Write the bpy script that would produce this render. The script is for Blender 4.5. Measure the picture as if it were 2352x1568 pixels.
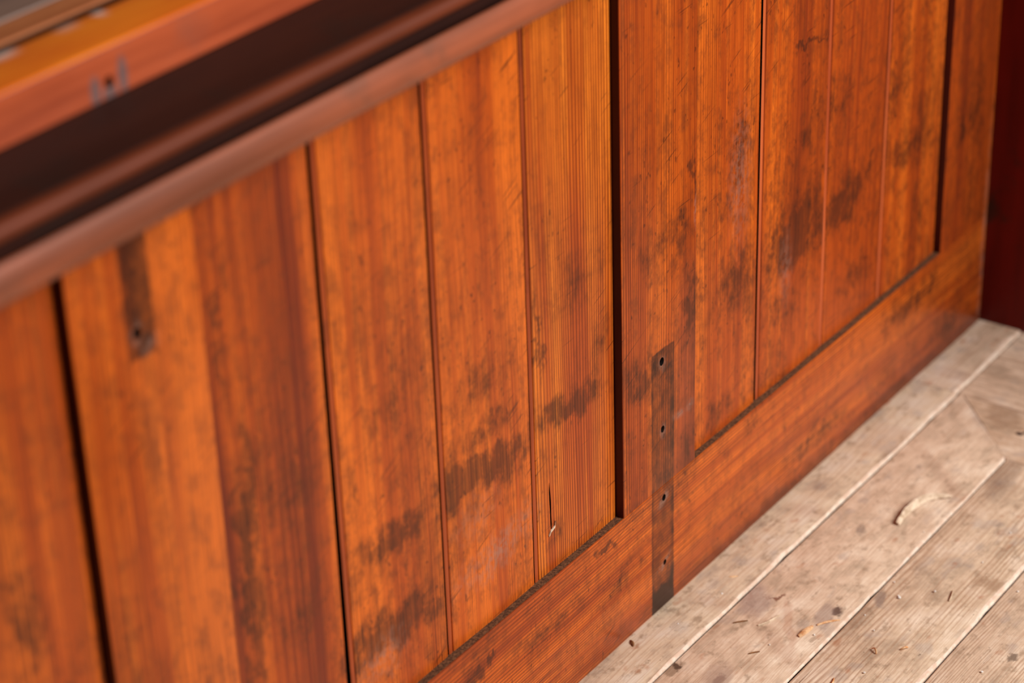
import bpy, bmesh, math, random
from mathutils import Vector, Matrix

for o in list(bpy.data.objects):
    bpy.data.objects.remove(o, do_unlink=True)
scene = bpy.context.scene
COL = scene.collection

# ------------------------------------------------------------------ camera
def set_camera():
    az, pit, roll = math.radians(53.68), math.radians(28.42), math.radians(-2.0016)
    F = Vector((math.sin(az)*math.cos(pit), math.cos(az)*math.cos(pit), -math.sin(pit)))
    R = F.cross(Vector((0, 0, 1))).normalized()
    U = R.cross(F)
    c, s = math.cos(roll), math.sin(roll)
    R2, U2 = c*R + s*U, -s*R + c*U
    m = Matrix((R2, U2, -F)).transposed().to_4x4()
    m.translation = Vector((-1.67873, -1.10237, 1.44218))
    cd = bpy.data.cameras.new('camera')
    cd.sensor_width = 36.0
    cd.lens = 83.307
    cd.dof.use_dof = True
    cd.dof.focus_distance = 2.31
    cd.dof.aperture_fstop = 3.5
    cd.clip_start = 0.05
    cam = bpy.data.objects.new('camera', cd)
    cam.matrix_world = m
    COL.objects.link(cam)
    scene.camera = cam
set_camera()

# ------------------------------------------------------------------ light
world = bpy.data.worlds.new('room_ambient')
scene.world = world
world.use_nodes = True
wb = world.node_tree.nodes['Background']
wb.inputs['Color'].default_value = (1.0, 0.93, 0.86, 1)
wb.inputs['Strength'].default_value = 0.055

def area(name, loc, target, sx, sy, power, col):
    l = bpy.data.lights.new(name, 'AREA')
    l.shape = 'RECTANGLE'
    l.size, l.size_y, l.energy, l.color = sx, sy, power, col
    o = bpy.data.objects.new(name, l)
    o.location = loc
    o.rotation_euler = (Vector(target) - Vector(loc)).to_track_quat('-Z', 'Y').to_euler()
    COL.objects.link(o)
# daylight from the big window in the opposite side of the room
area('window_daylight', (0.75, -2.7, 2.22), (0.1, 0.0, 0.35), 1.5, 1.3, 150, (1.0, 0.97, 0.93))

vs = scene.view_settings
scene.display_settings.display_device = 'sRGB'
vs.view_transform = 'Standard'
vs.look = 'None'
vs.gamma = 1.0
vs.use_curve_mapping = False
vs.exposure = 0.0
scene.cycles.max_bounces = 3
scene.cycles.diffuse_bounces = 2
scene.cycles.glossy_bounces = 2
scene.cycles.adaptive_threshold = 0.02
scene.cycles.use_light_tree = False

# ------------------------------------------------------------------ node helpers
def lin(c):
    out = []
    for v in c:
        v = v/255.0
        out.append(v/12.92 if v <= 0.04045 else ((v+0.055)/1.055)**2.4)
    return (*out, 1.0)

class NT:
    def __init__(s, tree):
        s.t = tree
    def new(s, kind, **kw):
        n = s.t.nodes.new(kind)
        for k, v in kw.items():
            setattr(n, k, v)
        return n
    def put(s, sock, v):
        if v is None:
            return
        if isinstance(v, bpy.types.NodeSocket):
            s.t.links.new(v, sock)
        else:
            sock.default_value = v
    def math(s, op, a, b=None, c=None, clamp=False):
        n = s.new('ShaderNodeMath', operation=op, use_clamp=clamp)
        for i, v in enumerate((a, b, c)):
            s.put(n.inputs[i], v)
        return n.outputs[0]
    def add(s, a, b): return s.math('ADD', a, b)
    def sub(s, a, b): return s.math('SUBTRACT', a, b)
    def mul(s, a, b): return s.math('MULTIPLY', a, b)
    def madd(s, a, b, c): return s.math('MULTIPLY_ADD', a, b, c)
    def mx(s, a, b): return s.math('MAXIMUM', a, b)
    def rng(s, v, a, b, c=0.0, d=1.0, smooth=True):
        n = s.new('ShaderNodeMapRange', interpolation_type='SMOOTHSTEP' if smooth else 'LINEAR')
        n.clamp = True
        s.put(n.inputs['Value'], v)
        for k, x in (('From Min', a), ('From Max', b), ('To Min', c), ('To Max', d)):
            n.inputs[k].default_value = x
        return n.outputs['Result']
    def mix(s, f, a, b, mode='MIX'):
        n = s.new('ShaderNodeMix', data_type='RGBA', blend_type=mode)
        n.clamp_factor = True
        s.put(n.inputs['Factor'], f)
        s.put(n.inputs['A'], a) if False else s.put(n.inputs[6], a)
        s.put(n.inputs[7], b)
        return n.outputs[2]
    def vmap(s, v, loc=(0, 0, 0), rot=(0, 0, 0), scale=(1, 1, 1), kind='POINT'):
        n = s.new('ShaderNodeMapping', vector_type=kind)
        s.put(n.inputs['Vector'], v)
        n.inputs['Location'].default_value = loc
        n.inputs['Rotation'].default_value = rot
        n.inputs['Scale'].default_value = scale
        return n.outputs[0]
    def noise(s, v, scale=(1, 1, 1), seed=0.0, detail=2.0, rough=0.5, dist=0.0):
        m = s.vmap(v, loc=(seed*1.37, seed*2.11, seed*0.73), scale=scale)
        n = s.new('ShaderNodeTexNoise', noise_dimensions='3D')
        s.put(n.inputs['Vector'], m)
        n.inputs['Scale'].default_value = 1.0
        n.inputs['Detail'].default_value = detail
        n.inputs['Roughness'].default_value = rough
        n.inputs['Distortion'].default_value = dist
        return n.outputs['Fac']
    def ramp(s, f, stops):
        n = s.new('ShaderNodeValToRGB')
        cr = n.color_ramp
        while len(cr.elements) < len(stops):
            cr.elements.new(0.5)
        for e, (p, c) in zip(cr.elements, stops):
            e.position, e.color = p, c
        s.put(n.inputs[0], f)
        return n.outputs[0]
    def comb(s, x, y, z):
        n = s.new('ShaderNodeCombineXYZ')
        for i, v in enumerate((x, y, z)):
            s.put(n.inputs[i], v)
        return n.outputs[0]
    def pos(s):
        g = s.new('ShaderNodeNewGeometry')
        sp = s.new('ShaderNodeSeparateXYZ')
        s.t.links.new(g.outputs['Position'], sp.inputs[0])
        return g.outputs['Position'], sp.outputs[0], sp.outputs[1], sp.outputs[2]
    def blob(s, v, x, z, rx, rz, ang, k):
        m = s.vmap(v, loc=(x, 0, z), rot=(0, -ang, 0), scale=(rx*1.5, 1.0, rz*1.5), kind='TEXTURE')
        g = s.new('ShaderNodeTexGradient', gradient_type='SPHERICAL')
        s.put(g.inputs[0], m)
        return s.mul(g.outputs['Fac'], k)
    def rect(s, x, z, x0, x1, z0, z1, e):
        a = s.mul(s.rng(x, x0-e, x0+e), s.rng(x, x1-e, x1+e, 1.0, 0.0))
        b = s.mul(s.rng(z, z0-e, z0+e), s.rng(z, z1-e, z1+e, 1.0, 0.0))
        return s.mul(a, b)

def start(name):
    m = bpy.data.materials.new(name)
    m.use_nodes = True
    t = NT(m.node_tree)
    b = m.node_tree.nodes['Principled BSDF']
    return m, t, b

# scuffs and stains on the panelling, kept as one shared node group (wall coordinates X, Z in metres)
SCUFFS = [(-0.766, 0.461, 0.0431, 0.0156, 1.49, 0.55), (-0.773, 0.517, 0.021, 0.008, 1.49, 0.3), (-0.53, 0.395, 0.1113, 0.0153, 1.54, 0.85), (-0.538, 0.608, 0.0787, 0.0076, 1.53, 0.45), (-0.478, 0.305, 0.0387, 0.0263, 0.84, 0.35), (-0.469, 0.429, 0.0345, 0.0421, 0.54, 0.4), (-0.35, 0.317, 0.0533, 0.0166, -0.16, 0.75), (-0.358, 0.227, 0.0685, 0.0196, -0.08, 0.95), (-0.414, 0.219, 0.0232, 0.0198, 0.33, 0.7), (-0.403, 0.393, 0.0723, 0.0133, 1.59, 0.35), (-0.347, 0.45, 0.0636, 0.0286, 0.55, 0.3), (-0.224, 0.32, 0.0704, 0.019, -0.18, 1.0), (-0.268, 0.315, 0.0222, 0.0223, 1.05, 0.85), (-0.212, 0.407, 0.047, 0.0269, 0.0, 0.45), (-0.209, 0.358, 0.0478, 0.0198, 0.03, 0.5), (-0.25, 0.135, 0.0496, 0.0168, 0.11, 0.35), (-0.077, 0.317, 0.0589, 0.0162, -0.12, 0.85), (-0.059, 0.44, 0.0451, 0.0378, 0.19, 0.4), (-0.123, 0.419, 0.0541, 0.0055, 1.59, 0.6), (-0.104, 0.191, 0.0152, 0.0173, 0.12, 0.35), (-0.024, 0.36, 0.0388, 0.0209, 1.25, 0.35), (0.029, 0.291, 0.0294, 0.0323, 0.31, 0.6), (0.127, 0.335, 0.0523, 0.0173, 1.5, 0.8), (0.11, 0.429, 0.0424, 0.0228, 1.58, 0.45), (0.062, 0.43, 0.051, 0.0295, 0.36, 0.35), (0.135, 0.476, 0.0321, 0.0067, 1.53, 0.7), (0.124, 0.173, 0.0607, 0.0179, 1.51, 0.4), (0.23, 0.315, 0.0378, 0.0324, 0.11, 0.65), (0.235, 0.461, 0.0428, 0.0213, 1.56, 0.55), (0.198, 0.179, 0.028, 0.0174, 0.3, 0.5), (0.21, 0.413, 0.0318, 0.0227, 1.32, 0.35), (0.359, 0.319, 0.0548, 0.0344, 0.23, 1.0), (0.308, 0.307, 0.0422, 0.0185, 0.07, 0.5), (0.374, 0.429, 0.0142, 0.017, 1.07, 0.5), (0.375, 0.532, 0.0302, 0.0027, -0.08, 1.0), (0.325, 0.247, 0.0578, 0.0232, 0.12, 0.35), (0.453, 0.311, 0.0667, 0.0266, 0.2, 0.8), (0.529, 0.34, 0.0164, 0.0057, 0.79, 1.0), (0.487, 0.204, 0.0474, 0.0209, 0.17, 0.4), (0.448, 0.442, 0.0497, 0.0223, 0.16, 0.35), (0.62, 0.318, 0.0619, 0.0258, -0.06, 0.55), (0.583, 0.409, 0.0496, 0.0264, 1.23, 0.35), (0.658, 0.228, 0.0288, 0.0307, 0.78, 0.35), (0.784, 0.316, 0.0569, 0.0175, 1.61, 0.55), (0.745, 0.296, 0.0283, 0.0099, 1.58, 0.6), (0.784, 0.207, 0.0278, 0.0284, 1.01, 0.35), (-0.035, 0.127, 0.0173, 0.0048, -0.3, 0.9), (-0.255, 0.113, 0.0108, 0.0126, 1.18, 0.9), (-0.234, 0.116, 0.0063, 0.0047, 0.41, 0.9), (0.63, 0.118, 0.0873, 0.0175, -0.03, 0.55), (0.739, 0.039, 0.0547, 0.0298, 0.12, 0.5), (0.254, 0.14, 0.0234, 0.0079, 0.1, 0.5), (-0.137, 0.098, 0.0608, 0.0121, 0.01, 0.4), (-0.006, 0.079, 0.042, 0.0202, 0.21, 0.35), (0.395, 0.042, 0.1045, 0.0113, 0.01, 0.45)]
DUST_SHEEN = ((-0.20, 0.222, 0.055, 0.020, 0.15, 0.9), (-0.23, 0.275, 0.03, 0.02, 0.2, 0.35), (-0.375, 0.205, 0.03, 0.02, 0.3, 0.7),
        (0.105, 0.221, 0.012, 0.004, 0.0, 1.0), (0.125, 0.222, 0.007, 0.006, 0.0, 1.0), (0.235, 0.43, 0.02, 0.07, 0.0, 0.5), (0.335, 0.285, 0.012, 0.04, 0.0, 0.5),  # tall patch right of the middle stile is a painted varnish sheen
        (0.0713, 0.294, 0.006, 0.008, 0.0, 1.0), (0.0729, 0.2165, 0.005, 0.008, 0.0, 1.0), (0.0745, 0.1345, 0.013, 0.005, 0.5, 1.2), (0.0745, 0.0535, 0.014, 0.004, 0.6, 1.2),
        (-0.6309, 0.647, 0.006, 0.010, 0.0, 1.0), (-0.619, 0.635, 0.010, 0.006, 0.5, 0.7), (0.135, 0.44, 0.003, 0.02, 0.0, 0.8), (0.83, 0.10, 0.006, 0.16, 0.0, 0.9))
def grime_nodes(t, P, X, Z, box, straps, amount=1.0):
    """scuffs and stains in wall coordinates; only those that touch this piece (box = x0, x1, z0, z1)"""
    near = lambda b: box[0]-0.07-b[2] < b[0] < box[1]+0.07+b[2] and box[2]-0.07-b[2] < b[1] < box[3]+0.07+b[2]
    n1 = t.sub(t.noise(P, (40, 40, 26), 1.0, 3.0, 0.68), 0.5)
    n2 = t.sub(t.noise(P, (40, 40, 26), 7.0, 3.0, 0.68), 0.5)
    v = t.comb(t.madd(n1, 0.075, X), 0.0, t.madd(n2, 0.060, Z))
    acc = None
    for b in SCUFFS:
        if near(b):
            g = t.blob(v, *b)
            acc = g if acc is None else t.mx(acc, g)
    if acc is None: acc = 0.0
    blot = t.noise(P, (75, 75, 50), 3.0, 3.0, 0.74)
    soft = t.rng(t.mul(acc, t.rng(blot, 0.28, 0.66, 0.35, 1.35, False)), 0.02, 0.55)
    low = t.noise(P, (11, 11, 8), 4.0, 3.0, 0.70)
    band = t.rng(Z, 0.22, 0.70, 1.0, 0.42)
    allg = t.mul(t.mul(t.rng(t.add(t.mul(low, 0.65), t.mul(blot, 0.35)), 0.44, 0.68), band), 0.58 if box[2] > 0.05 else 0.40)
    scuff = t.math('MINIMUM', t.add(soft, t.mul(t.sub(1.0, soft), allg)), 1.0)
    if box[2] < 0.05:
        foot = t.mul(t.rng(t.madd(n2, 0.05, Z), 0.002, 0.026, 0.85, 0.0), t.rng(X, -0.1, 0.35, 0.4, 1.0))  # grime at the floor line, plus the floor's reflection put into the colour
        scuff = t.mx(scuff, foot)
    strap = None
    if straps:
        ex = t.madd(n1, 0.005, X); ez = t.madd(n2, 0.006, Z)
        bl = t.rng(blot, 0.30, 0.62, 0.72, 1.1, False)
        if straps == 1:
            strap = t.mul(t.rect(ex, ez, -0.6415, -0.6125, 0.628, 0.90, 0.0025), 0.80)
        else:
            s2 = t.rect(ex, ez, 0.0525, 0.0945, -0.05, 0.3115, 0.0012)
            inner = t.rect(ex, ez, 0.0550, 0.0885, 0.03, 0.285, 0.004)
            s2 = t.mul(s2, t.sub(1.0, t.mul(inner, 0.32)))
            strap = t.mul(s2, t.add(0.84, t.rng(Z, 0.045, 0.015, 0.0, 0.4)))
        strap = t.math('MINIMUM', t.mul(strap, bl), 1.0)
    dacc = None
    for b in DUST_SHEEN:
        if near(b):
            g = t.blob(v if b[2] > 0.02 else t.comb(t.madd(n1, 0.012, X), 0.0, t.madd(n2, 0.012, Z)), *b)
            dacc = g if dacc is None else t.mx(dacc, g)
    dust_sheen = t.mul(dacc, t.rng(t.noise(P, (150, 150, 110), 5.0, 3.0, 0.7), 0.36, 0.62)) if dacc is not None else None
    ms = t.noise(P, (12, 12, 12), 21.0, 1.0)
    cr = None
    for ang, sd, lo, hi in ((0.42, 2.0, 0.47, 0.60), (0.08, 9.0, 0.53, 0.40)):
        h = t.noise(t.vmap(P, rot=(0, ang, 0)), (20, 1, 430), sd, 0.0, 0.5)
        c = t.mul(t.rng(h, 0.74, 0.80), t.rng(ms, lo, hi))
        cr = c if cr is None else t.mx(cr, c)
    spk = t.rng(t.noise(P, (210, 210, 120), 6.0, 1.0, 0.5), 0.68, 0.74)
    cr = t.mx(cr, t.mul(spk, t.rng(low, 0.40, 0.56)))
    return scuff, strap, dust_sheen, cr, blot

BRIGHT, MID, RED = (230, 112, 32), (188, 80, 23), (138, 54, 24)
def panel_wood(name, axis='Z', seed=1.0, freq=260.0, ring=0.5, bright=BRIGHT, mid=MID, red=RED, bias=0.0,
               rough=0.34, warp=0.010, grime=1.0, streak=1.0, ringcol=(92, 32, 12), tones=(14, 1.6), box=(-2, 2, 0, 2), straps=0, lines=None, mottle=0.50, rmin=0.35, drift=0.030):
    m, t, b = start(name)
    P, X, Y, Z = t.pos()
    V = t.comb(X, Y, Z) if axis == 'Z' else t.comb(t.add(Z, t.mul(Y, 0.83)), Y, X)
    sp = t.new('ShaderNodeSeparateXYZ'); t.put(sp.inputs[0], V)
    A, L = sp.outputs[0], sp.outputs[2]
    w1 = t.sub(t.noise(V, (7, 7, 1.6), seed, 0.0, 0.5), 0.5)
    w2 = t.sub(t.noise(V, (30, 30, 5), seed+5, 0.0, 0.5), 0.5)
    a2 = t.add(A, t.add(t.mul(w1, warp*2), t.mul(w2, 0.0026)))
    G = t.comb(a2, Y, L)
    # growth rings, drifting in spacing across the board
    dens = t.noise(t.comb(a2, 0.0, 0.0), (24, 1, 1), seed+2, 0.0)
    ph = t.add(t.mul(a2, freq), t.mul(dens, freq*drift))
    rm = t.math('POWER', t.madd(t.math('SINE', t.mul(ph, 2*math.pi)), 0.5, 0.5), 1.5)
    rvar = t.rng(t.noise(V, (26, 26, 1.2), seed+3, 0.0), 0.32, 0.60, rmin, 1.0)
    fine = t.noise(G, (900, 300, 10), seed+4, 1.0, 0.6)
    st = t.noise(G, (110, 60, 1.9), seed+6, 3.0, 0.68)
    tone = t.noise(G, (tones[0], 10, tones[1]), seed+8, 2.0, 0.55)
    f = t.add(t.mul(st, 0.60*streak), t.add(t.mul(tone, 0.80), -0.20 + bias + 0.30*(1-streak)))
    if lines:
        wl = t.rng(A, lines[0], lines[1], lines[2], 1.0)
        rvar = t.mul(rvar, wl)
        f = t.madd(wl, lines[3], f)
    col = t.ramp(f, [(0.30, lin(red)), (0.48, lin(mid)), (0.68, lin(bright))])
    col = t.mix(t.mul(t.mul(rm, rvar), ring), col, lin(ringcol), 'MIX')
    col = t.mix(t.rng(fine, 0.40, 0.70, 0.0, 0.50), col, lin((108, 40, 14)))
    sc, strp, du, cr, blot = grime_nodes(t, P, X, Z, box, straps)
    # thin brown film, broken up along the grain
    film = t.mul(t.rng(t.add(t.mul(blot, 0.6), t.mul(st, 0.4)), 0.46, 0.66), mottle)
    col = t.mix(film, col, lin((118, 54, 26)))
    gr = t.mul(t.mul(sc, t.rng(fine, 0.3, 0.7, 0.62, 1.0, False)), grime)
    col = t.mix(t.mul(gr, 0.90), col, lin((62, 31, 18)))
    rg = t.madd(fine, 0.10, rough-0.05)
    if strp is not None:
        col = t.mix(strp, col, lin((52, 24, 14)))
    if du is not None:
        col = t.mix(t.mul(du, 0.62), col, lin((150, 122, 108)))
        rg = t.madd(du, 0.25, rg)
    col = t.mix(t.mul(cr, 0.55), col, lin((50, 26, 18)))
    rg = t.madd(gr, 0.10, rg)
    t.put(b.inputs['Base Color'], col)
    t.put(b.inputs['Roughness'], rg)
    b.inputs['Specular IOR Level'].default_value = 0.30
    bp = t.new('ShaderNodeBump')
    bp.inputs['Strength'].default_value = 0.16
    bp.inputs['Distance'].default_value = 0.0006
    t.put(bp.inputs['Height'], t.mul(t.noise(V, (30, 30, 9), seed+9, 1.0, 0.45), 2.0))
    t.put(b.inputs['Normal'], bp.outputs[0])
    return m

def dark_wood(name, c1, c2, axis='X', seed=1.0, rough=0.4, patches=0.0, patchcol=(58, 46, 42), scale=1.0, spec=0.5, smears=()):
    m, t, b = start(name)
    P, X, Y, Z = t.pos()
    V = t.comb(t.add(Z, Y), Y, X) if axis == 'X' else t.comb(t.add(X, Y), Y, Z)
    a = t.noise(V, (90*scale, 40, 3), seed, 4.0, 0.6)
    l = t.noise(V, (14, 10, 4), seed+3, 4.0, 0.6)
    col = t.mix(t.rng(t.add(t.mul(a, 0.5), t.mul(l, 0.5)), 0.32, 0.66), lin(c1), lin(c2))
    if patches:
        p = t.rng(t.noise(P, (11, 11, 9), seed+7, 5.0, 0.65), 0.55, 0.68, 0.0, patches)
        col = t.mix(p, col, lin(patchcol))
    for (x, z, rx, rz) in smears:
        g = t.blob(t.comb(X, 0.0, Z), x, z, rx, rz, 0.0, 1.0)
        col = t.mix(t.mul(t.rng(g, 0.05, 0.5), 0.85), col, lin((98, 84, 84)))
    t.put(b.inputs['Base Color'], col)
    t.put(b.inputs['Roughness'], t.madd(a, 0.15, rough-0.07))
    b.inputs['Specular IOR Level'].default_value = spec
    bp = t.new('ShaderNodeBump'); bp.inputs['Strength'].default_value = 0.2; bp.inputs['Distance'].default_value = 0.0006
    t.put(bp.inputs['Height'], a)
    t.put(b.inputs['Normal'], bp.outputs[0])
    return m

def floor_wood(name, axis='X', seed=1.0, base=(226, 199, 171), pale=(246, 224, 200), grey=(178, 155, 132), ring=0.35, freq=150.0, stains=(), dirt=0.6):
    m, t, b = start(name)
    P, X, Y, Z = t.pos()
    V = t.comb(Y, Z, X) if axis == 'X' else t.comb(X, Z, Y)
    sp = t.new('ShaderNodeSeparateXYZ'); t.put(sp.inputs[0], V)
    A, L = sp.outputs[0], sp.outputs[2]
    w1 = t.sub(t.noise(V, (9, 3, 2.2), seed, 2.0), 0.5)
    w2 = t.sub(t.noise(V, (60, 3, 14), seed+5, 1.0), 0.5)
    a2 = t.add(A, t.add(t.mul(w1, 0.026), t.mul(w2, 0.0034)))
    ph = t.add(t.mul(a2, freq), t.mul(t.noise(t.comb(a2, 0.0, 0.0), (25, 1, 1), seed+1, 1.0), 3.0))
    rm = t.math('POWER', t.madd(t.math('SINE', t.mul(ph, 2*math.pi)), 0.5, 0.5), 3.0)
    rv = t.rng(t.noise(V, (22, 2, 2.5), seed+2, 3.0), 0.46, 0.64)
    fine = t.noise(t.comb(a2, 0.0, L), (800, 1, 16), seed+3, 2.0, 0.6)
    blot = t.noise(V, (26, 4, 15), seed+4, 4.0, 0.72)
    blot2 = t.noise(V, (80, 4, 50), seed+14, 3.0, 0.74)
    col = t.ramp(blot, [(0.30, lin(grey)), (0.50, lin(base)), (0.70, lin(pale))])
    col = t.mix(t.mul(t.mul(rm, rv), ring), col, lin((150, 98, 64)))
    col = t.mix(t.rng(fine, 0.42, 0.72, 0.0, 0.48), col, lin((166, 122, 92)))
    col = t.mix(t.rng(blot2, 0.52, 0.72, 0.0, dirt), col, lin((150, 122, 98)))
    blu = t.rng(t.noise(V, (34, 4, 22), seed+21, 2.0, 0.6), 0.57, 0.70, 0.0, 0.30)
    col = t.mix(blu, col, lin((150, 140, 138)))
    rust = t.rng(t.noise(V, (48, 4, 30), seed+31, 2.0, 0.6), 0.64, 0.74, 0.0, 0.45)
    col = t.mix(rust, col, lin((170, 100, 58)))
    spk = t.rng(t.noise(P, (260, 260, 20), seed+9, 2.0), 0.70, 0.755, 0.0, 0.75)
    spk = t.mul(spk, t.rng(t.noise(P, (24, 24, 4), seed+19, 1.0), 0.46, 0.62))
    col = t.mix(spk, col, lin((92, 68, 52)))
    # hairline shakes along the grain
    hair = t.mul(t.rng(t.noise(t.comb(a2, 0.0, L), (260, 1, 5.0), seed+40, 1.0), 0.755, 0.79), t.rng(t.noise(V, (18, 2, 7), seed+41, 1.0), 0.5, 0.6))
    col = t.mix(t.mul(hair, 0.75), col, lin((110, 76, 52)))
    for (x, y, rx, ry, ang, c, k) in stains:
        n3 = t.sub(t.noise(P, (150, 150, 5), x*31+y*17, 3.0, 0.7), 0.5)
        vv = t.vmap(t.comb(t.madd(n3, 0.022, X), t.madd(n3, 0.010, t.madd(w2, 0.02, Y)), 0.0), loc=(x, y, 0), rot=(0, 0, ang), scale=(rx*1.4, ry*1.4, 1), kind='TEXTURE')
        g = t.new('ShaderNodeTexGradient', gradient_type='SPHERICAL'); t.put(g.inputs[0], vv)
        col = t.mix(t.mul(t.rng(g.outputs['Fac'], 0.05, 0.55), k), col, lin(c))
    t.put(b.inputs['Base Color'], col)
    b.inputs['Roughness'].default_value = 0.62
    b.inputs['Specular IOR Level'].default_value = 0.35
    bp = t.new('ShaderNodeBump'); bp.inputs['Strength'].default_value = 0.35; bp.inputs['Distance'].default_value = 0.0008
    t.put(bp.inputs['Height'], t.noise(V, (420, 4, 40), seed+3, 1.0, 0.6))
    t.put(b.inputs['Normal'], bp.outputs[0])
    return m

def plain(name, c1, c2, scale=80.0, rough=0.7, spec=0.3, seed=0.0, lo=0.4, hi=0.62):
    m, t, b = start(name)
    P, X, Y, Z = t.pos()
    n = t.noise(P, (scale, scale, scale), seed, 4.0, 0.65)
    t.put(b.inputs['Base Color'], t.mix(t.rng(n, lo, hi), lin(c1), lin(c2)))
    b.inputs['Roughness'].default_value = rough
    b.inputs['Specular IOR Level'].default_value = spec
    return m

# ------------------------------------------------------------------ mesh helpers
def link_mesh(name, bm, mats, parent=None, origin=None, smooth=None):
    """bm holds world coordinates; the object gets its origin at the base centre of the mesh."""
    bmesh.ops.recalc_face_normals(bm, faces=bm.faces[:])
    me = bpy.data.meshes.new(name)
    if origin is None:
        xs = [v.co.x for v in bm.verts]; ys = [v.co.y for v in bm.verts]; zs = [v.co.z for v in bm.verts]
        origin = Vector(((min(xs)+max(xs))/2, (min(ys)+max(ys))/2, min(zs)))
    origin = Vector(origin)
    for v in bm.verts:
        v.co -= origin
    bm.to_mesh(me); bm.free()
    for m in (mats if isinstance(mats, (list, tuple)) else [mats]):
        me.materials.append(m)
    if smooth is not None:
        for p in me.polygons:
            p.use_smooth = True
        me.set_sharp_from_angle(angle=math.radians(smooth))
    o = bpy.data.objects.new(name, me)
    COL.objects.link(o)
    if parent is not None:
        o.parent = parent
        o.location = origin - parent.location
    else:
        o.location = origin
    return o

def empty(name, loc, label=None, cat=None, kind=None):
    o = bpy.data.objects.new(name, None)
    o.location = loc
    o.empty_display_size = 0.05
    COL.objects.link(o)
    if label: o['label'] = label
    if cat: o['category'] = cat
    if kind: o['kind'] = kind
    return o

def tag(o, label, cat, group=None):
    o['label'] = label; o['category'] = cat
    if group: o['group'] = group
    return o

def box_bm(x0, x1, y0, y1, z0, z1, bevel=0.0, seg=2):
    bm = bmesh.new()
    bmesh.ops.create_cube(bm, size=1.0)
    for v in bm.verts:
        v.co = Vector(((x0+x1)/2 + v.co.x*(x1-x0), (y0+y1)/2 + v.co.y*(y1-y0), (z0+z1)/2 + v.co.z*(z1-z0)))
    if bevel:
        bmesh.ops.bevel(bm, geom=bm.edges[:], offset=bevel, segments=seg, affect='EDGES', profile=0.5)
    return bm

def prism_x(profile, x0, x1, mat_of=None):
    """closed (y, z) profile pushed along X"""
    bm = bmesh.new()
    a = [bm.verts.new((x0, y, z)) for y, z in profile]
    b = [bm.verts.new((x1, y, z)) for y, z in profile]
    n = len(profile)
    for i in range(n):
        j = (i+1) % n
        f = bm.faces.new((a[i], a[j], b[j], b[i]))
        if mat_of:
            f.material_index = mat_of(i)
    bm.faces.new(a[::-1]); bm.faces.new(b)
    return bm

def drill(obj, holes, axis='Y'):
    """countersunk screw holes cut into the front face; cutters are discarded afterwards"""
    bm = bmesh.new()
    for (x, z, r, rc, depth) in holes:
        prof = [(rc, -0.004), (rc, -0.0002), (r, 0.0022), (r*0.8, depth)]
        rings = []
        for (rr, d) in prof:
            rings.append([bm.verts.new((x + rr*math.cos(k*math.tau/14), d, z + rr*1.15*math.sin(k*math.tau/14))) for k in range(14)])
        for p, q in zip(rings, rings[1:]):
            for k in range(14):
                bm.faces.new((p[k], p[(k+1) % 14], q[(k+1) % 14], q[k]))
        bm.faces.new(rings[0]); bm.faces.new(rings[-1][::-1])
    cut(obj, bm)

def cut(obj, bm):
    bmesh.ops.recalc_face_normals(bm, faces=bm.faces[:])
    me = bpy.data.meshes.new('cutter'); bm.to_mesh(me); bm.free()
    obj.data.materials.append(m_black)  # cut faces are coloured black in place of the shade inside
    for m in obj.data.materials:
        me.materials.append(m)
    for p in me.polygons:
        p.material_index = len(me.materials)-1
    c = bpy.data.objects.new('cutter', me)
    COL.objects.link(c)
    md = obj.modifiers.new('cut', 'BOOLEAN')
    md.operation = 'DIFFERENCE'; md.solver = 'EXACT'; md.object = c
    dg = bpy.context.evaluated_depsgraph_get()
    dg.update()
    new = bpy.data.meshes.new_from_object(obj.evaluated_get(dg))
    obj.modifiers.clear()
    new.name = obj.data.name
    obj.data = new
    bpy.data.objects.remove(c, do_unlink=True)
    bpy.data.meshes.remove(me)

# ------------------------------------------------------------------ the panelled wall
D = 0.0095           # boards lie this far behind the frame
H1 = 0.150           # bottom rail height
TOP = 0.822
wall = empty('wall_back', (0.0, 0.015, 0.0), 'varnished orange pine panelling with vertical boards in a frame', None, 'structure')

m_dust = plain('ledge_dust', (70, 46, 33), (130, 86, 58), 420.0, 0.9, 0.1, 2.0, 0.35, 0.75)
m_black = plain('cavity_shade', (14, 8, 6), (24, 14, 10), 60.0, 0.9, 0.1)  # near-black that stands for shade in joints, holes and behind boards
link_mesh('backing', box_bm(-1.40, 0.85, 0.034, 0.046, 0.02, TOP), m_black, wall)

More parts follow.
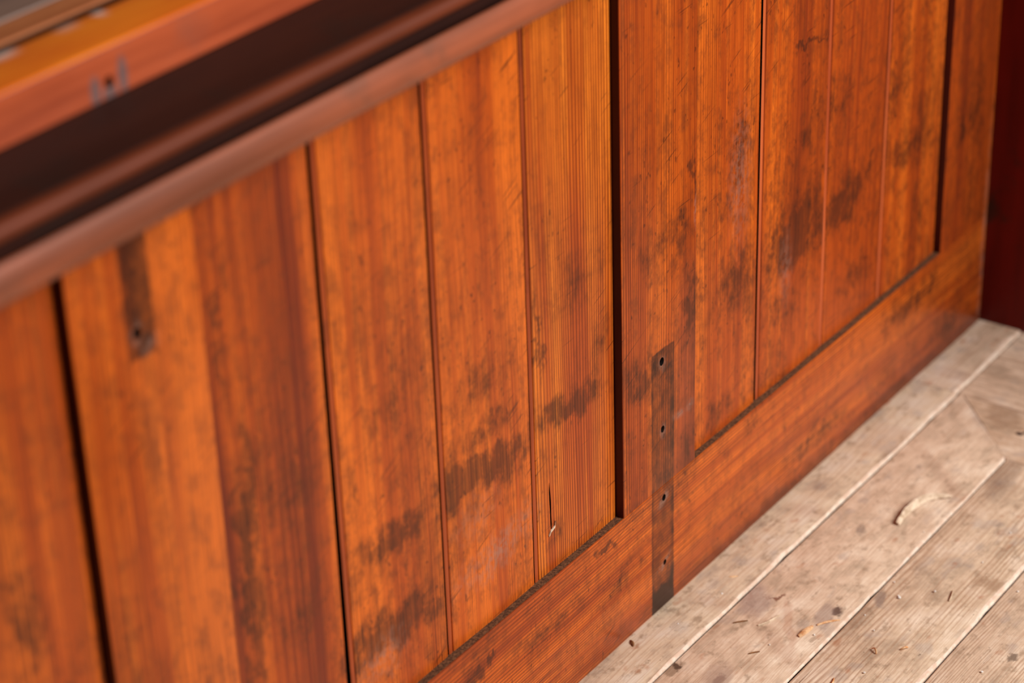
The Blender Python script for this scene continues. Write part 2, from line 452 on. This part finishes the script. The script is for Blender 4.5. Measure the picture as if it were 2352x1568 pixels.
def board(x0, x1, mat, gap_top, gap_bot, cup=0.0005, bead=0.0066, beadd=0.0018, z0=H1-0.004, z1=TOP, right=0.0, groove=True, bmat=None):
    """one tongue-and-groove board; a quirked bead runs down its left edge"""
    nseg = 8
    def section(g):
        pts = []
        xl = x0 + g
        pts.append((xl, D+0.018))
        if groove:
            nb = 5
            for k in range(nb+1):             # bead: rounded strip beside the joint, then a shallow quirk
                u = k/nb
                pts.append((xl + bead*0.84*u, D + 0.0009*(1-math.sin(math.pi*(0.10+0.80*u))) + 0.0001))
            pts.append((xl + bead*0.92, D+beadd*0.7))
            pts.append((xl + bead, D+0.0001))
            s0 = xl + bead
        else:
            pts.append((xl, D+0.0008)); pts.append((xl+0.0008, D)); s0 = xl+0.0008
        s1 = x1 - right - 0.0008
        for k in range(nseg+1):
            u = k/nseg
            x = s0 + (s1-s0)*u
            pts.append((x, D + cup*(4*(u-0.5)**2 - 1) + (0.0002 if k == 0 and groove else 0)))
        pts.append((x1-right, D+0.0010))
        pts.append((x1-right, D+0.018))
        return pts
    bm = bmesh.new()
    nz = 6
    rows = []
    for i in range(nz+1):
        u = i/nz
        g = gap_bot + (gap_top-gap_bot)*u
        rows.append([bm.verts.new((x, y, z0+(z1-z0)*u)) for x, y in section(g)])
    n = len(rows[0])
    for i in range(nz):
        for k in range(n):
            j = (k+1) % n
            f = bm.faces.new((rows[i][k], rows[i][j], rows[i+1][j], rows[i+1][k]))
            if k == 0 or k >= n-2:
                f.material_index = 1          # side faces coloured black to stand for shade in the joint
            elif groove and k <= 6:
                f.material_index = 2
    bm.faces.new(rows[0]); bm.faces.new(rows[-1][::-1])
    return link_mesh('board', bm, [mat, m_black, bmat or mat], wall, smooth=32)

m_bead_a = dark_wood('bead_dirty_varnish', (118, 44, 22), (176, 78, 34), 'Z', 97, 0.36, 0.5, (84, 40, 26), spec=0.3)
m_bead_b = dark_wood('bead_clean_sheen', (164, 70, 36), (206, 100, 52), 'Z', 98, 0.34, 0.3, (150, 74, 54), spec=0.35)  # cleaner varnish, its pinkish sheen put into the colour
BD = [  # x0, x1, material settings, gap top, gap bottom, cup, extras
    (-1.257, -1.1165, dict(seed=43, freq=200, ring=0.35), 0.003, 0.003, 0.0006, {}),
    (-1.116, -0.9765, dict(seed=42, freq=220, ring=0.35), 0.003, 0.003, 0.0006, {}),
    (-0.976, -0.8355, dict(seed=41, freq=190, ring=0.35), 0.003, 0.003, 0.0006, {}),
    (-0.835, -0.6950, dict(seed=3, freq=200, ring=0.40, bias=0.08, red=(168, 66, 22)), 0.002, 0.002, 0.0008, {}),
    (-0.5630, -0.4241, dict(seed=7, freq=240, ring=0.55, bias=-0.06, tones=(34, 0.9), red=(120, 42, 22)), 0.0005, 0.0005, 0.0006, dict(groove=False)),
    (-0.4241, -0.2822, dict(seed=12, freq=280, ring=0.50, bias=0.05, lines=(-0.335, -0.300, 0.12, 0.04)), 0.0046, 0.0056, 0.0007, {}),
    (-0.2822, -0.1430, dict(seed=17, freq=270, ring=0.55, bias=0.03, lines=(-0.195, -0.180, 0.12, 0.10)), 0.0036, 0.0020, 0.0007, {}),
    (-0.1430, -0.0004, dict(seed=23, freq=235, drift=0.012, ring=0.85, bias=0.14, warp=0.012, streak=0.5, mottle=0.25, rmin=0.8, bright=(250, 136, 40), ringcol=(112, 38, 16)), 0.0012, 0.0016, 0.0006, {}),
    (0.1364, 0.2733, dict(seed=29, freq=230, ring=0.62, bias=0.02, mottle=0.62, lines=(0.205, 0.170, 0.15, 0.06)), 0.0005, 0.0005, 0.0011, dict(groove=False)),
    (0.2733, 0.4193, dict(seed=31, freq=330, ring=0.14, bias=0.02, mottle=0.72), 0.0046, 0.0042, 0.0006, {}),
    (0.4193, 0.5571, dict(seed=34, freq=330, ring=0.12, bias=0.02, mottle=0.72), 0.0006, 0.0006, 0.0006, {}),
    (0.5571, 0.7050, dict(seed=37, freq=320, ring=0.16, bias=0.02, mottle=0.72, tones=(26, 1.2)), 0.0042, 0.0010, 0.0008, {}),
]
boards = []
for x0, x1, kw, gt, gb, cup, ex in BD:
    mt = panel_wood('varnished_board_%d' % kw['seed'], 'Z', box=(x0, x1, 0.15, 0.75), **kw)
    boards.append(board(x0, x1, mt, gt, gb, cup, bmat=m_bead_b if x0 > 0.2 else m_bead_a, **ex))

# the split low in the fourth board
def wedge():
    bm = bmesh.new()
    path = [(-0.1150, 0.250, 0.0002), (-0.1148, 0.240, 0.0010), (-0.1142, 0.228, 0.0013), (-0.1140, 0.215, 0.0009), (-0.1136, 0.203, 0.0011), (-0.1134, 0.192, 0.0002)]
    f, bk = [], []
    for x, z, w in path:
        f.append((bm.verts.new((x-w, D-0.004, z)), bm.verts.new((x+w, D-0.004, z))))
        bk.append((bm.verts.new((x-w, D+0.009, z)), bm.verts.new((x+w, D+0.009, z))))
    for i in range(len(path)-1):
        bm.faces.new((f[i][0], f[i][1], f[i+1][1], f[i+1][0]))
        bm.faces.new((bk[i][0], bk[i+1][0], bk[i+1][1], bk[i][1]))
        bm.faces.new((f[i][0], f[i+1][0], bk[i+1][0], bk[i][0]))
        bm.faces.new((f[i][1], bk[i][1], bk[i+1][1], f[i+1][1]))
    bm.faces.new((f[0][0], bk[0][0], bk[0][1], f[0][1]))
    bm.faces.new((f[-1][0], f[-1][1], bk[-1][1], bk[-1][0]))
    return bm
cut(boards[7], wedge())

m_edge_shade = dark_wood('stile_edge_shade', (52, 6, 4), (76, 10, 6), 'Z', 95, 0.35, 0.0, spec=0.3)  # dark red put in place of shade on the stile sides
def stile(x0, x1, **kw):
    """frame upright; the edges towards the boards are coloured dark red for shade"""
    mt = panel_wood('varnished_stile_%d' % kw['seed'], 'Z', box=(x0, x1, 0.15, 0.75), **kw)
    o = link_mesh('stile', box_bm(x0, x1, 0.0, 0.032, H1+0.0003, TOP, 0.0009), [mt, m_edge_shade], wall, smooth=40)
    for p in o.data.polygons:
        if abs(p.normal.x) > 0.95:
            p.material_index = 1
    return o
st1 = stile(-0.6944, -0.5638, seed=51, freq=170, ring=0.36, bias=0.08, tones=(20, 1.3), straps=1)
st2 = stile(0.0, 0.1358, seed=56, freq=290, ring=0.75, rmin=0.6, bias=0.0, straps=2, warp=0.006)
stile(-1.390, -1.2575, seed=63, freq=220, ring=0.35)
st3 = stile(0.7053, 0.8346, seed=61, freq=250, ring=0.25, bias=0.0)
rail = link_mesh('bottom_rail', box_bm(-1.40, 0.8346, 0.0, 0.034, 0.0002, H1, 0.0010),
                 [panel_wood('varnished_rail', 'X', seed=66, freq=290, ring=0.58, bias=0.06, mottle=0.4, tones=(26, 2.0), box=(-0.6, 0.84, 0.0, 0.15), straps=2), m_dust], wall, smooth=40)
for p in rail.data.polygons:
    if p.normal.z > 0.95:
        p.material_index = 1
drill(st1, [(-0.6309, 0.6494, 0.0020, 0.0042, 0.012)])
drill(st2, [(0.0713, 0.2972, 0.0022, 0.0042, 0.012), (0.0729, 0.2184, 0.0018, 0.0036, 0.012)])
drill(rail, [(0.0753, 0.1355, 0.0020, 0.0036, 0.012), (0.0770, 0.0551, 0.0018, 0.0030, 0.012)])

# ------------------------------------------------------------------ ledge above the boards
XL, XR = -1.45, 0.8346
trim = empty('trim_1', (-0.3, -0.03, 0.77), 'moulded ledge with brown fascia and near-black top above the boards', None, 'structure')
m_fascia = dark_wood('ledge_fascia_wood', (118, 62, 40), (168, 88, 56), 'X', 71, 0.36, 0.35, (96, 66, 52))
m_bead = dark_wood('ledge_bead_wood', (84, 36, 18), (118, 54, 30), 'X', 72, 0.5, spec=0.15)
m_dark = dark_wood('ledge_top_stain', (38, 14, 8), (58, 23, 12), 'X', 73, 0.55, 0.4, (38, 24, 18), spec=0.18)
pf = [(0.0, 0.772), (-0.068, 0.7705)]
for k in range(1, 7):
    a = math.pi*0.5*k/6
    pf.append((-0.070 - 0.0095*math.sin(a), 0.7705 + 0.0095*(1-math.cos(a))))
pf += [(-0.0775, 0.792), (-0.0752, 0.7985), (-0.0735, 0.7995), (-0.0722, 0.7970), (-0.0700, 0.7890), (-0.0560, 0.7890), (-0.0560, 0.806), (0.0, 0.806)]
link_mesh('fascia', prism_x(pf, XL, XR, lambda i: 1 if i >= 11 else 0), [m_fascia, m_dark], trim, smooth=30)
pb = [(-0.050, 0.8065), (-0.0640, 0.8065)]
for k in range(9):
    a = -math.pi/2 + math.pi*k/8
    pb.append((-0.0640 - 0.0062*math.cos(a), 0.8140 + 0.0068*math.sin(a)))
pb.append((-0.050, 0.8208))
link_mesh('bead', prism_x(pb, XL, XR), m_bead, trim, smooth=40)
pt = [(0.0, 0.8068), (-0.0495, 0.8068), (-0.0495, 0.8212), (-0.060, 0.8213), (-0.0600, 0.8226), (-0.040, 0.826), (-0.0005, 0.8300), (0.0, 0.8300)]
link_mesh('ledge_top', prism_x(pt, XL, XR), m_dark, trim)

# ------------------------------------------------------------------ sill above the ledge
sill = empty('trim_2', (-0.3, 0.06, 0.83), 'worn orange sill of boards on a reddish upright above the dark ledge', None, 'structure')
m_riser = dark_wood('riser_wood', smears=((-0.6425, 0.838, 0.004, 0.011), (-0.6155, 0.842, 0.004, 0.013), (-0.629, 0.834, 0.006, 0.006)), c1=(142, 54, 24), c2=(186, 84, 44), axis='X', seed=81, rough=0.36, patches=0.25, patchcol=(120, 78, 66))
link_mesh('riser', box_bm(XL, XR, 0.0, 0.03, 0.8300, 0.8660, 0.0008), m_riser, sill)
WORN_GLINTS = ((-0.6810, 0.020, 1.0), (-0.6206, 0.016, 0.45), (-0.5887, 0.008, 1.0), (-0.52, 0.02, 0.8), (-0.35, 0.03, 0.7), (-0.80, 0.02, 0.8))  # worn spots on the rear edge, with light glints painted in
def worn_wood(name, c1, c2, seed, worn):
    m, t, b = start(name)
    P, X, Y, Z = t.pos()
    a = t.noise(t.comb(t.add(Y, Z), Z, X), (120, 60, 4), seed, 4.0, 0.6)
    l = t.noise(P, (9, 30, 30), seed+2, 4.0, 0.6)
    col = t.mix(t.rng(t.add(t.mul(a, 0.5), t.mul(l, 0.5)), 0.35, 0.65), lin(c1), lin(c2))
    if worn:
        e = t.rng(Y, worn[0], worn[1])
        nn = t.sub(t.noise(P, (60, 60, 60), seed+6, 3.0, 0.6), 0.5)
        w = None
        for x, r, k in WORN_GLINTS:
            g = t.mul(t.rng(t.math('ABSOLUTE', t.sub(t.madd(nn, 0.004, X), x)), r, r*0.1), k)
            w = g if w is None else t.mx(w, g)
        w = t.mul(w, e)
        col = t.mix(w, col, lin((250, 212, 196)))
    t.put(b.inputs['Base Color'], col)
    t.put(b.inputs['Roughness'], t.madd(a, 0.2, 0.32))
    return m
m_s1 = worn_wood('sill_front_wood', (232, 104, 10), (255, 134, 20), 84, (0.034, 0.046))
m_s2 = worn_wood('sill_middle_wood', (170, 92, 48), (206, 126, 76), 88, None)
m_s3 = dark_wood('sill_back_grey', (104, 80, 70), (142, 108, 92), 'X', 89, 0.5)
bm = prism_x([(-0.0012, 0.8664), (-0.0030, 0.8676), (-0.0015, 0.8690), (0.006, 0.8694), (0.044, 0.8694), (0.0485, 0.8688), (0.0505, 0.8660), (0.0505, 0.852), (0.0302, 0.852), (0.0302, 0.8664)], XL, XR)
link_mesh('board', bm, m_s1, sill, smooth=30)
link_mesh('board', prism_x([(0.0700, 0.852), (0.0700, 0.8630), (0.0715, 0.8645), (0.098, 0.8648), (0.1000, 0.8635), (0.1000, 0.852)], XL, XR, lambda i: 1 if i in (0, 5) else 0), [m_s2, m_black], sill)  # front edge coloured black to stand for the groove's shadow
link_mesh('board', box_bm(XL, XR, 0.1025, 0.26, 0.850, 0.8650, 0.0015), m_s3, sill)
link_mesh('bearer', box_bm(XL, XR, 0.030, 0.26, 0.822, 0.8495), m_black, sill)

# screw hole of a removed fixing on the upright
drill(bpy.data.objects['riser'], [(-0.6290, 0.8415, 0.0022, 0.0040, 0.012)])

# ------------------------------------------------------------------ return wall on the right
m_ret = dark_wood('return_wall_stain', (78, 7, 3), (110, 13, 5), 'Z', 91, 0.42, 0.9, (48, 26, 20), 0.5, spec=0.2)
wr = link_mesh('wall_right', box_bm(0.8350, 0.862, -0.90, 0.05, -0.004, 1.25, 0.0012), m_ret, None)
wr['kind'] = 'structure'; wr['label'] = 'dark red stained boarding closing the corner on the right'

# ------------------------------------------------------------------ floor
fl = empty('floor', (0.0, -0.4, -0.02), 'worn bare pale pine floorboards with mitred corner', None, 'structure')
m_edge = plain('bare_plank_edge', (232, 200, 176), (248, 226, 206), 90.0, 0.7, 0.3, 3.0)
m_gap = plain('floor_gap_dirt', (30, 22, 16), (52, 38, 28), 120.0, 0.95, 0.1)
link_mesh('subfloor', box_bm(-1.46, 0.9, -1.3, 0.03, -0.04, -0.0165), m_gap, fl)

def wav(x, seed, amp):
    r = 0.0
    for f, a in ((9.0, 0.6), (23.0, 0.3), (61.0, 0.22), (143.0, 0.12)):
        r += a*math.sin(x*f + seed*f*0.37 + seed)
    return r*amp

def plank_x(x0, x1, yf, yn, mat, seed, bev=0.0034, drop=0.0032, z=0.0, amp=0.0007, endf=None, fgap=0.0020, nseg=90):
    """floorboard along X: yf far edge, yn near edge (worn round), endf = x of the right end at a given y"""
    bm = bmesh.new()
    rows = []
    for i in range(nseg+1):
        u = i/nseg
        def X(y):
            xe = endf(y) if endf else x1
            return x0 + (xe-x0)*u
        xx = x0 + (x1-x0)*u
        w = wav(xx, seed, amp); wf = wav(xx, seed+4.2, amp*0.6)
        bw = bev*(1 + 0.35*math.sin(xx*31+seed) + 0.2*math.sin(xx*83+seed*2))
        nick = max(0.0, math.sin(xx*17.3+seed*3.1)-0.965)*0.045
        yn2 = yn + w + nick
        pts = [(yf-fgap+wf, -0.016), (yf-fgap+wf, z-0.0014), (yf-fgap-0.0012+wf, z),
               (yn2+bw, z), (yn2+bw*0.42, z-drop*0.22), (yn2, z-drop), (yn2, -0.016)]
        rows.append([bm.verts.new((X(y), y, zz)) for y, zz in pts])
    n = len(rows[0])
    for a, b in zip(rows, rows[1:]):
        for k in range(n):
            j = (k+1) % n
            f = bm.faces.new((a[k], a[j], b[j], b[k]))
            f.material_index = 1 if k in (3, 4) else (2 if k in (5, 6, 0) else 0)
    bm.faces.new(rows[0][::-1]); bm.faces.new(rows[-1])
    return link_mesh('plank', bm, [mat, m_edge, m_gap], fl, smooth=35)

def plank_y(x0, x1, mat, seed, y_of, yn=-1.25, z=0.0):
    """floorboard along Y; y_of(x) gives its far (mitred) end"""
    bm = bmesh.new()
    g = 0.0007
    pts = [(x0+g, -0.016), (x0+g, z-0.001), (x0+g+0.001, z), ((x0+x1)/2, z), (x1-g-0.001, z), (x1-g, z-0.001), (x1-g, -0.016)]
    a = [bm.verts.new((x, y_of(x), zz)) for x, zz in pts]
    b = [bm.verts.new((x, yn, zz)) for x, zz in pts]
    n = len(pts)
    for k in range(n):
        j = (k+1) % n
        bm.faces.new((a[k], a[j], b[j], b[k]))
    bm.faces.new(a[::-1]); bm.faces.new(b)
    return link_mesh('plank', bm, [mat], fl, smooth=35)

SEAM = (0.0, -0.0595, -0.1735, -0.2868, -0.400, -0.514, -0.628, -0.742)
mitre = lambda y: 0.6455 + (y + 0.070)*(0.6455-0.5396)/(0.1754-0.070)
fm = [
    floor_wood('floorboard_a', 'X', 101, dirt=0.7, base=(217, 190, 162), pale=(222, 202, 182), grey=(164, 144, 128)),
    floor_wood('floorboard_b', 'X', 106, base=(223, 193, 166), ring=0.3, stains=(
        (0.138, -0.074, 0.030, 0.016, 0.4, (150, 126, 120), 0.55), (0.155, -0.090, 0.010, 0.0022, -0.7, (116, 62, 40), 0.8),
        (0.166, -0.158, 0.010, 0.006, 0.3, (78, 50, 44), 0.85), (0.152, -0.150, 0.026, 0.009, 0.35, (146, 122, 114), 0.55),
        (-0.004, -0.113, 0.011, 0.006, 0.2, (92, 48, 36), 0.95), (-0.006, -0.113, 0.028, 0.013, 0.2, (172, 142, 124), 0.7),
        (-0.013, -0.065, 0.014, 0.010, 0.0, (150, 122, 98), 0.8), (-0.008, -0.069, 0.005, 0.005, 0.0, (84, 62, 48), 0.9),
        (0.118, -0.128, 0.045, 0.005, 0.55, (166, 96, 58), 0.28),
        (0.318, -0.104, 0.010, 0.005, 0.3, (140, 118, 104), 0.7), (0.62, -0.118, 0.05, 0.02, 0.78, (176, 160, 150), 0.6))),
    floor_wood('floorboard_c', 'X', 111, base=(223, 195, 166), ring=0.5, freq=190, stains=(
        (0.50, -0.19, 0.05, 0.014, 0.1, (142, 116, 98), 0.5), (0.21, -0.183, 0.014, 0.006, 0.4, (150, 128, 114), 0.8),
        (0.300, -0.276, 0.012, 0.022, 0.2, (160, 124, 96), 0.6))),
    floor_wood('floorboard_d', 'X', 116, base=(227, 198, 170), ring=0.45, freq=330, stains=((0.19, -0.345, 0.008, 0.008, 0.3, (120, 98, 82), 0.85),)),
    floor_wood('floorboard_e', 'X', 121, ring=0.5),
    floor_wood('floorboard_f', 'Y', 126, base=(214, 183, 154), ring=0.55, freq=70, stains=((0.603, -0.163, 0.005, 0.004, 0.0, (62, 40, 30), 1.0),
        (0.63, -0.13, 0.03, 0.02, 0.6, (150, 118, 92), 0.5))),
    floor_wood('floorboard_g', 'Y', 131, base=(227, 199, 172), ring=0.25, freq=80),
    floor_wood('floorboard_h', 'X', 136, dirt=0.6, base=(222, 195, 170), pale=(226, 206, 190)),
]
plank_x(-1.45, 0.6480, 0.006, SEAM[1], fm[0], 1.3, bev=0.0026, drop=0.0042, z=0.0012, amp=0.0010)
plank_x(0.6487, 0.8348, 0.006, SEAM[1]+0.0008, fm[7], 2.1, bev=0.0042, drop=0.0046, z=0.0012, amp=0.0003, nseg=30)
plank_x(-1.45, 0.5396, SEAM[1], SEAM[2], fm[1], 3.4, endf=mitre, amp=0.0006, bev=0.0021, drop=0.0030)
plank_x(-1.45, 0.5386, SEAM[2], SEAM[3], fm[2], 5.2, bev=0.0040, drop=0.0040)
plank_x(-1.45, 0.5386, SEAM[3], SEAM[4], fm[3], 6.9)
for k in range(4, 7):
    plank_x(-1.45, 0.5386, SEAM[k], SEAM[k+1], fm[4], 7.7+k, nseg=40)
mit_y = lambda x: -0.0700 - (0.6475 - x)*(0.1754-0.070)/(0.6475-0.5396)
plank_y(0.5396, 0.6495, fm[5], 1.0, lambda x: min(mit_y(x), -0.0615))
plank_y(0.6495, 0.7600, fm[6], 2.0, lambda x: -0.0612)
plank_y(0.7600, 0.8700, fm[6], 3.0, lambda x: -0.0612)

# ------------------------------------------------------------------ litter on the floor
rnd = random.Random(5)
m_shav = plain('pale_shaving', (196, 168, 140), (232, 208, 182), 160.0, 0.7)
m_splint = plain('fresh_splinter', (214, 150, 98), (240, 196, 150), 140.0, 0.7)
m_brown = plain('brown_splinter', (120, 78, 46), (160, 106, 62), 140.0, 0.8)
m_crumb = plain('white_crumb', (226, 220, 212), (246, 242, 236), 200.0, 0.8)

def ribbon(name, pts, mat, label, cat, group=None, thick=0.0006):
    """pts: (x, y, z, half width, twist) along a curl of wood"""
    bm = bmesh.new()
    rows = []
    for i, (x, y, z, w, tw) in enumerate(pts):
        a = pts[max(i-1, 0)]; b = pts[min(i+1, len(pts)-1)]
        d = Vector((b[0]-a[0], b[1]-a[1], 0)).normalized()
        s = Vector((-d.y, d.x, 0))
        off = s*math.cos(tw)*w + Vector((0, 0, 1))*math.sin(tw)*w
        nrm = (Vector((0, 0, 1))*math.cos(tw) - s*math.sin(tw))*thick
        c = Vector((x, y, z))
        rows.append([bm.verts.new(c-off), bm.verts.new(c+nrm*2), bm.verts.new(c+off), bm.verts.new(c+off-nrm), bm.verts.new(c-off-nrm)])
    for p, q in zip(rows, rows[1:]):
        for k in range(5):
            bm.faces.new((p[k], p[(k+1) % 5], q[(k+1) % 5], q[k]))
    bm.faces.new(rows[0][::-1]); bm.faces.new(rows[-1])
    o = link_mesh(name, bm, mat, None, smooth=50)
    lo = min((o.matrix_basis @ v.co).z for v in o.data.vertices)
    o.location.z += 0.0001 - lo
    return tag(o, label, cat, group)

cp = []
P0, P1, P2, P3 = Vector((0.347, -0.1345)), Vector((0.390, -0.128)), Vector((0.420, -0.138)), Vector((0.4300, -0.1600))
for i in range(19):
    u = i/18
    p = P0*(1-u)**3 + P1*3*u*(1-u)**2 + P2*3*u*u*(1-u) + P3*u**3
    w = 0.0016 + 0.0030*math.sin(math.pi*min(u*0.9+0.10, 1.0)) + 0.0004*math.sin(u*37)
    cp.append((p.x, p.y, 0.003 + 0.003*math.sin(math.pi*u), w, 0.75 + 0.15*math.sin(u*21)))
ribbon('wood_shaving', cp, m_shav, 'pale curved wood shaving lying on the second floorboard', 'shaving')

def splinter(name, x, y, L, w, ang, mat, label, group=None, bend=0.25, lift=0.0006, n=6):
    pts = []
    for i in range(n+1):
        u = i/n
        a = ang + bend*(u-0.5)
        if i == 0:
            px, py = x, y
        else:
            px += math.cos(a)*L/n; py += math.sin(a)*L/n
        pts.append((px, py, 0.001+lift*math.sin(math.pi*u), w*(0.35+0.65*math.sin(math.pi*min(0.15+u*0.8, 1))), 0.2))
    return ribbon(name, pts, mat, label, 'splinter', group, 0.0005)

splinter('wood_splinter', 0.104, -0.146, 0.024, 0.0030, -0.20, m_splint, 'broad orange wood splinter beside the torn chip near the second floor gap', bend=0.8, lift=0.003)
splinter('wood_splinter', 0.132, -0.152, 0.026, 0.0014, -0.62, m_splint, 'thin orange splinter pointing at the second floor gap', bend=-0.3)
splinter('wood_splinter', 0.098, -0.101, 0.030, 0.0012, -0.35, m_shav, 'pale hair-thin splinter in the middle of the second floorboard', bend=0.5)
splinter('wood_splinter', 0.088, -0.077, 0.016, 0.0007, -0.75, m_brown, 'short dark splinter close to the first floor gap', bend=0.1)
splinter('wood_splinter', 0.050, -0.118, 0.012, 0.0007, -0.70, m_brown, 'short dark splinter lower down on the second floorboard', bend=0.1)
splinter('wood_splinter', -0.005, -0.0125, 0.012, 0.0016, 0.75, m_brown, 'curled brown splinter on the floorboard against the panelling', bend=0.9, lift=0.002)
splinter('wood_splinter', 0.245, -0.247, 0.020, 0.0011, 0.25, m_shav, 'cream splinter lying across the grain of the third floorboard', bend=0.3)
splinter('wood_splinter', 0.140, -0.244, 0.010, 0.0012, -0.7, m_splint, 'small bent orange splinter on the third floorboard', bend=1.6, lift=0.003)
splinter('wood_splinter', 0.120, -0.227, 0.010, 0.0010, 0.9, m_splint, 'small upright orange splinter left of the bent one', bend=1.2, lift=0.003)
splinter('wood_splinter', 0.043, -0.214, 0.018, 0.0012, 0.15, m_splint, 'orange splinter at the foot of the picture on the third floorboard', bend=0.5)
splinter('wood_splinter', 0.158, -0.030, 0.010, 0.0014, -0.9, m_splint, 'small orange splinter against the foot of the panelling', bend=0.3)

def crumb(x, y, r, label=None):
    bm = bmesh.new()
    bmesh.ops.create_icosphere(bm, subdivisions=1, radius=r)
    for v in bm.verts:
        v.co *= rnd.uniform(0.7, 1.25)
        v.co.z *= 0.7
    lo = min(v.co.z for v in bm.verts)
    for v in bm.verts:
        v.co += Vector((x, y, 0.0002-lo))
    o = link_mesh('plaster_crumb', bm, m_crumb, None)
    k = 0 if y > SEAM[1] else 1 if y > SEAM[2] else 2 if y > SEAM[3] else 3
    where = ('floorboard that runs along the foot of the panelling', 'second floorboard out from the panelling', 'third floorboard out from the panelling', 'fourth floorboard out from the panelling')[k]
    tag(o, label or 'tiny white plaster crumb lying on the ' + where, 'crumb', 'white crumbs on the ' + where)
for x, y, r in ((0.222, -0.201, 0.0017), (0.2245, -0.1985, 0.0013), (0.252, -0.227, 0.0016), (0.127, -0.040, 0.0016), (0.115, -0.018, 0.0011),
                (0.055, -0.030, 0.0012), (0.155, -0.206, 0.0010), (0.175, -0.185, 0.0010), (0.245, -0.183, 0.0011), (0.085, -0.232, 0.0015),
                (0.150, -0.330, 0.0016), (0.330, -0.245, 0.0011), (0.075, -0.128, 0.0010), (0.115, -0.158, 0.0011), (0.300, -0.300, 0.0011), (0.400, -0.245, 0.0010), (0.350, -0.165, 0.0009), (0.03, -0.245, 0.0011)):
    crumb(x, y, r, {(0.222, -0.201): 'larger of the two touching white crumbs on the third floorboard', (0.2245, -0.1985): 'smaller of the two touching white crumbs on the third floorboard'}.get((x, y)))

# fresh chip of wood hanging at the split in the fourth board
ch = bmesh.new()
pth = [(-0.1185, 0.1915, 0.0006), (-0.1150, 0.1955, 0.0010), (-0.1120, 0.1960, 0.0008), (-0.1085, 0.1975, 0.0009), (-0.1075, 0.2030, 0.0004)]
ra = []
for x, z, w in pth:
    ra.append([ch.verts.new((x, D-0.0016, z-w)), ch.verts.new((x, D-0.0016, z+w)), ch.verts.new((x, D-0.0004, z+w)), ch.verts.new((x, D-0.0004, z-w))])
for p, q in zip(ra, ra[1:]):
    for k in range(4):
        ch.faces.new((p[k], p[(k+1) % 4], q[(k+1) % 4], q[k]))
ch.faces.new(ra[0][::-1]); ch.faces.new(ra[-1])
tag(link_mesh('wood_chip', ch, m_shav, None), 'pale torn wood chip stuck at the foot of the split board', 'chip')
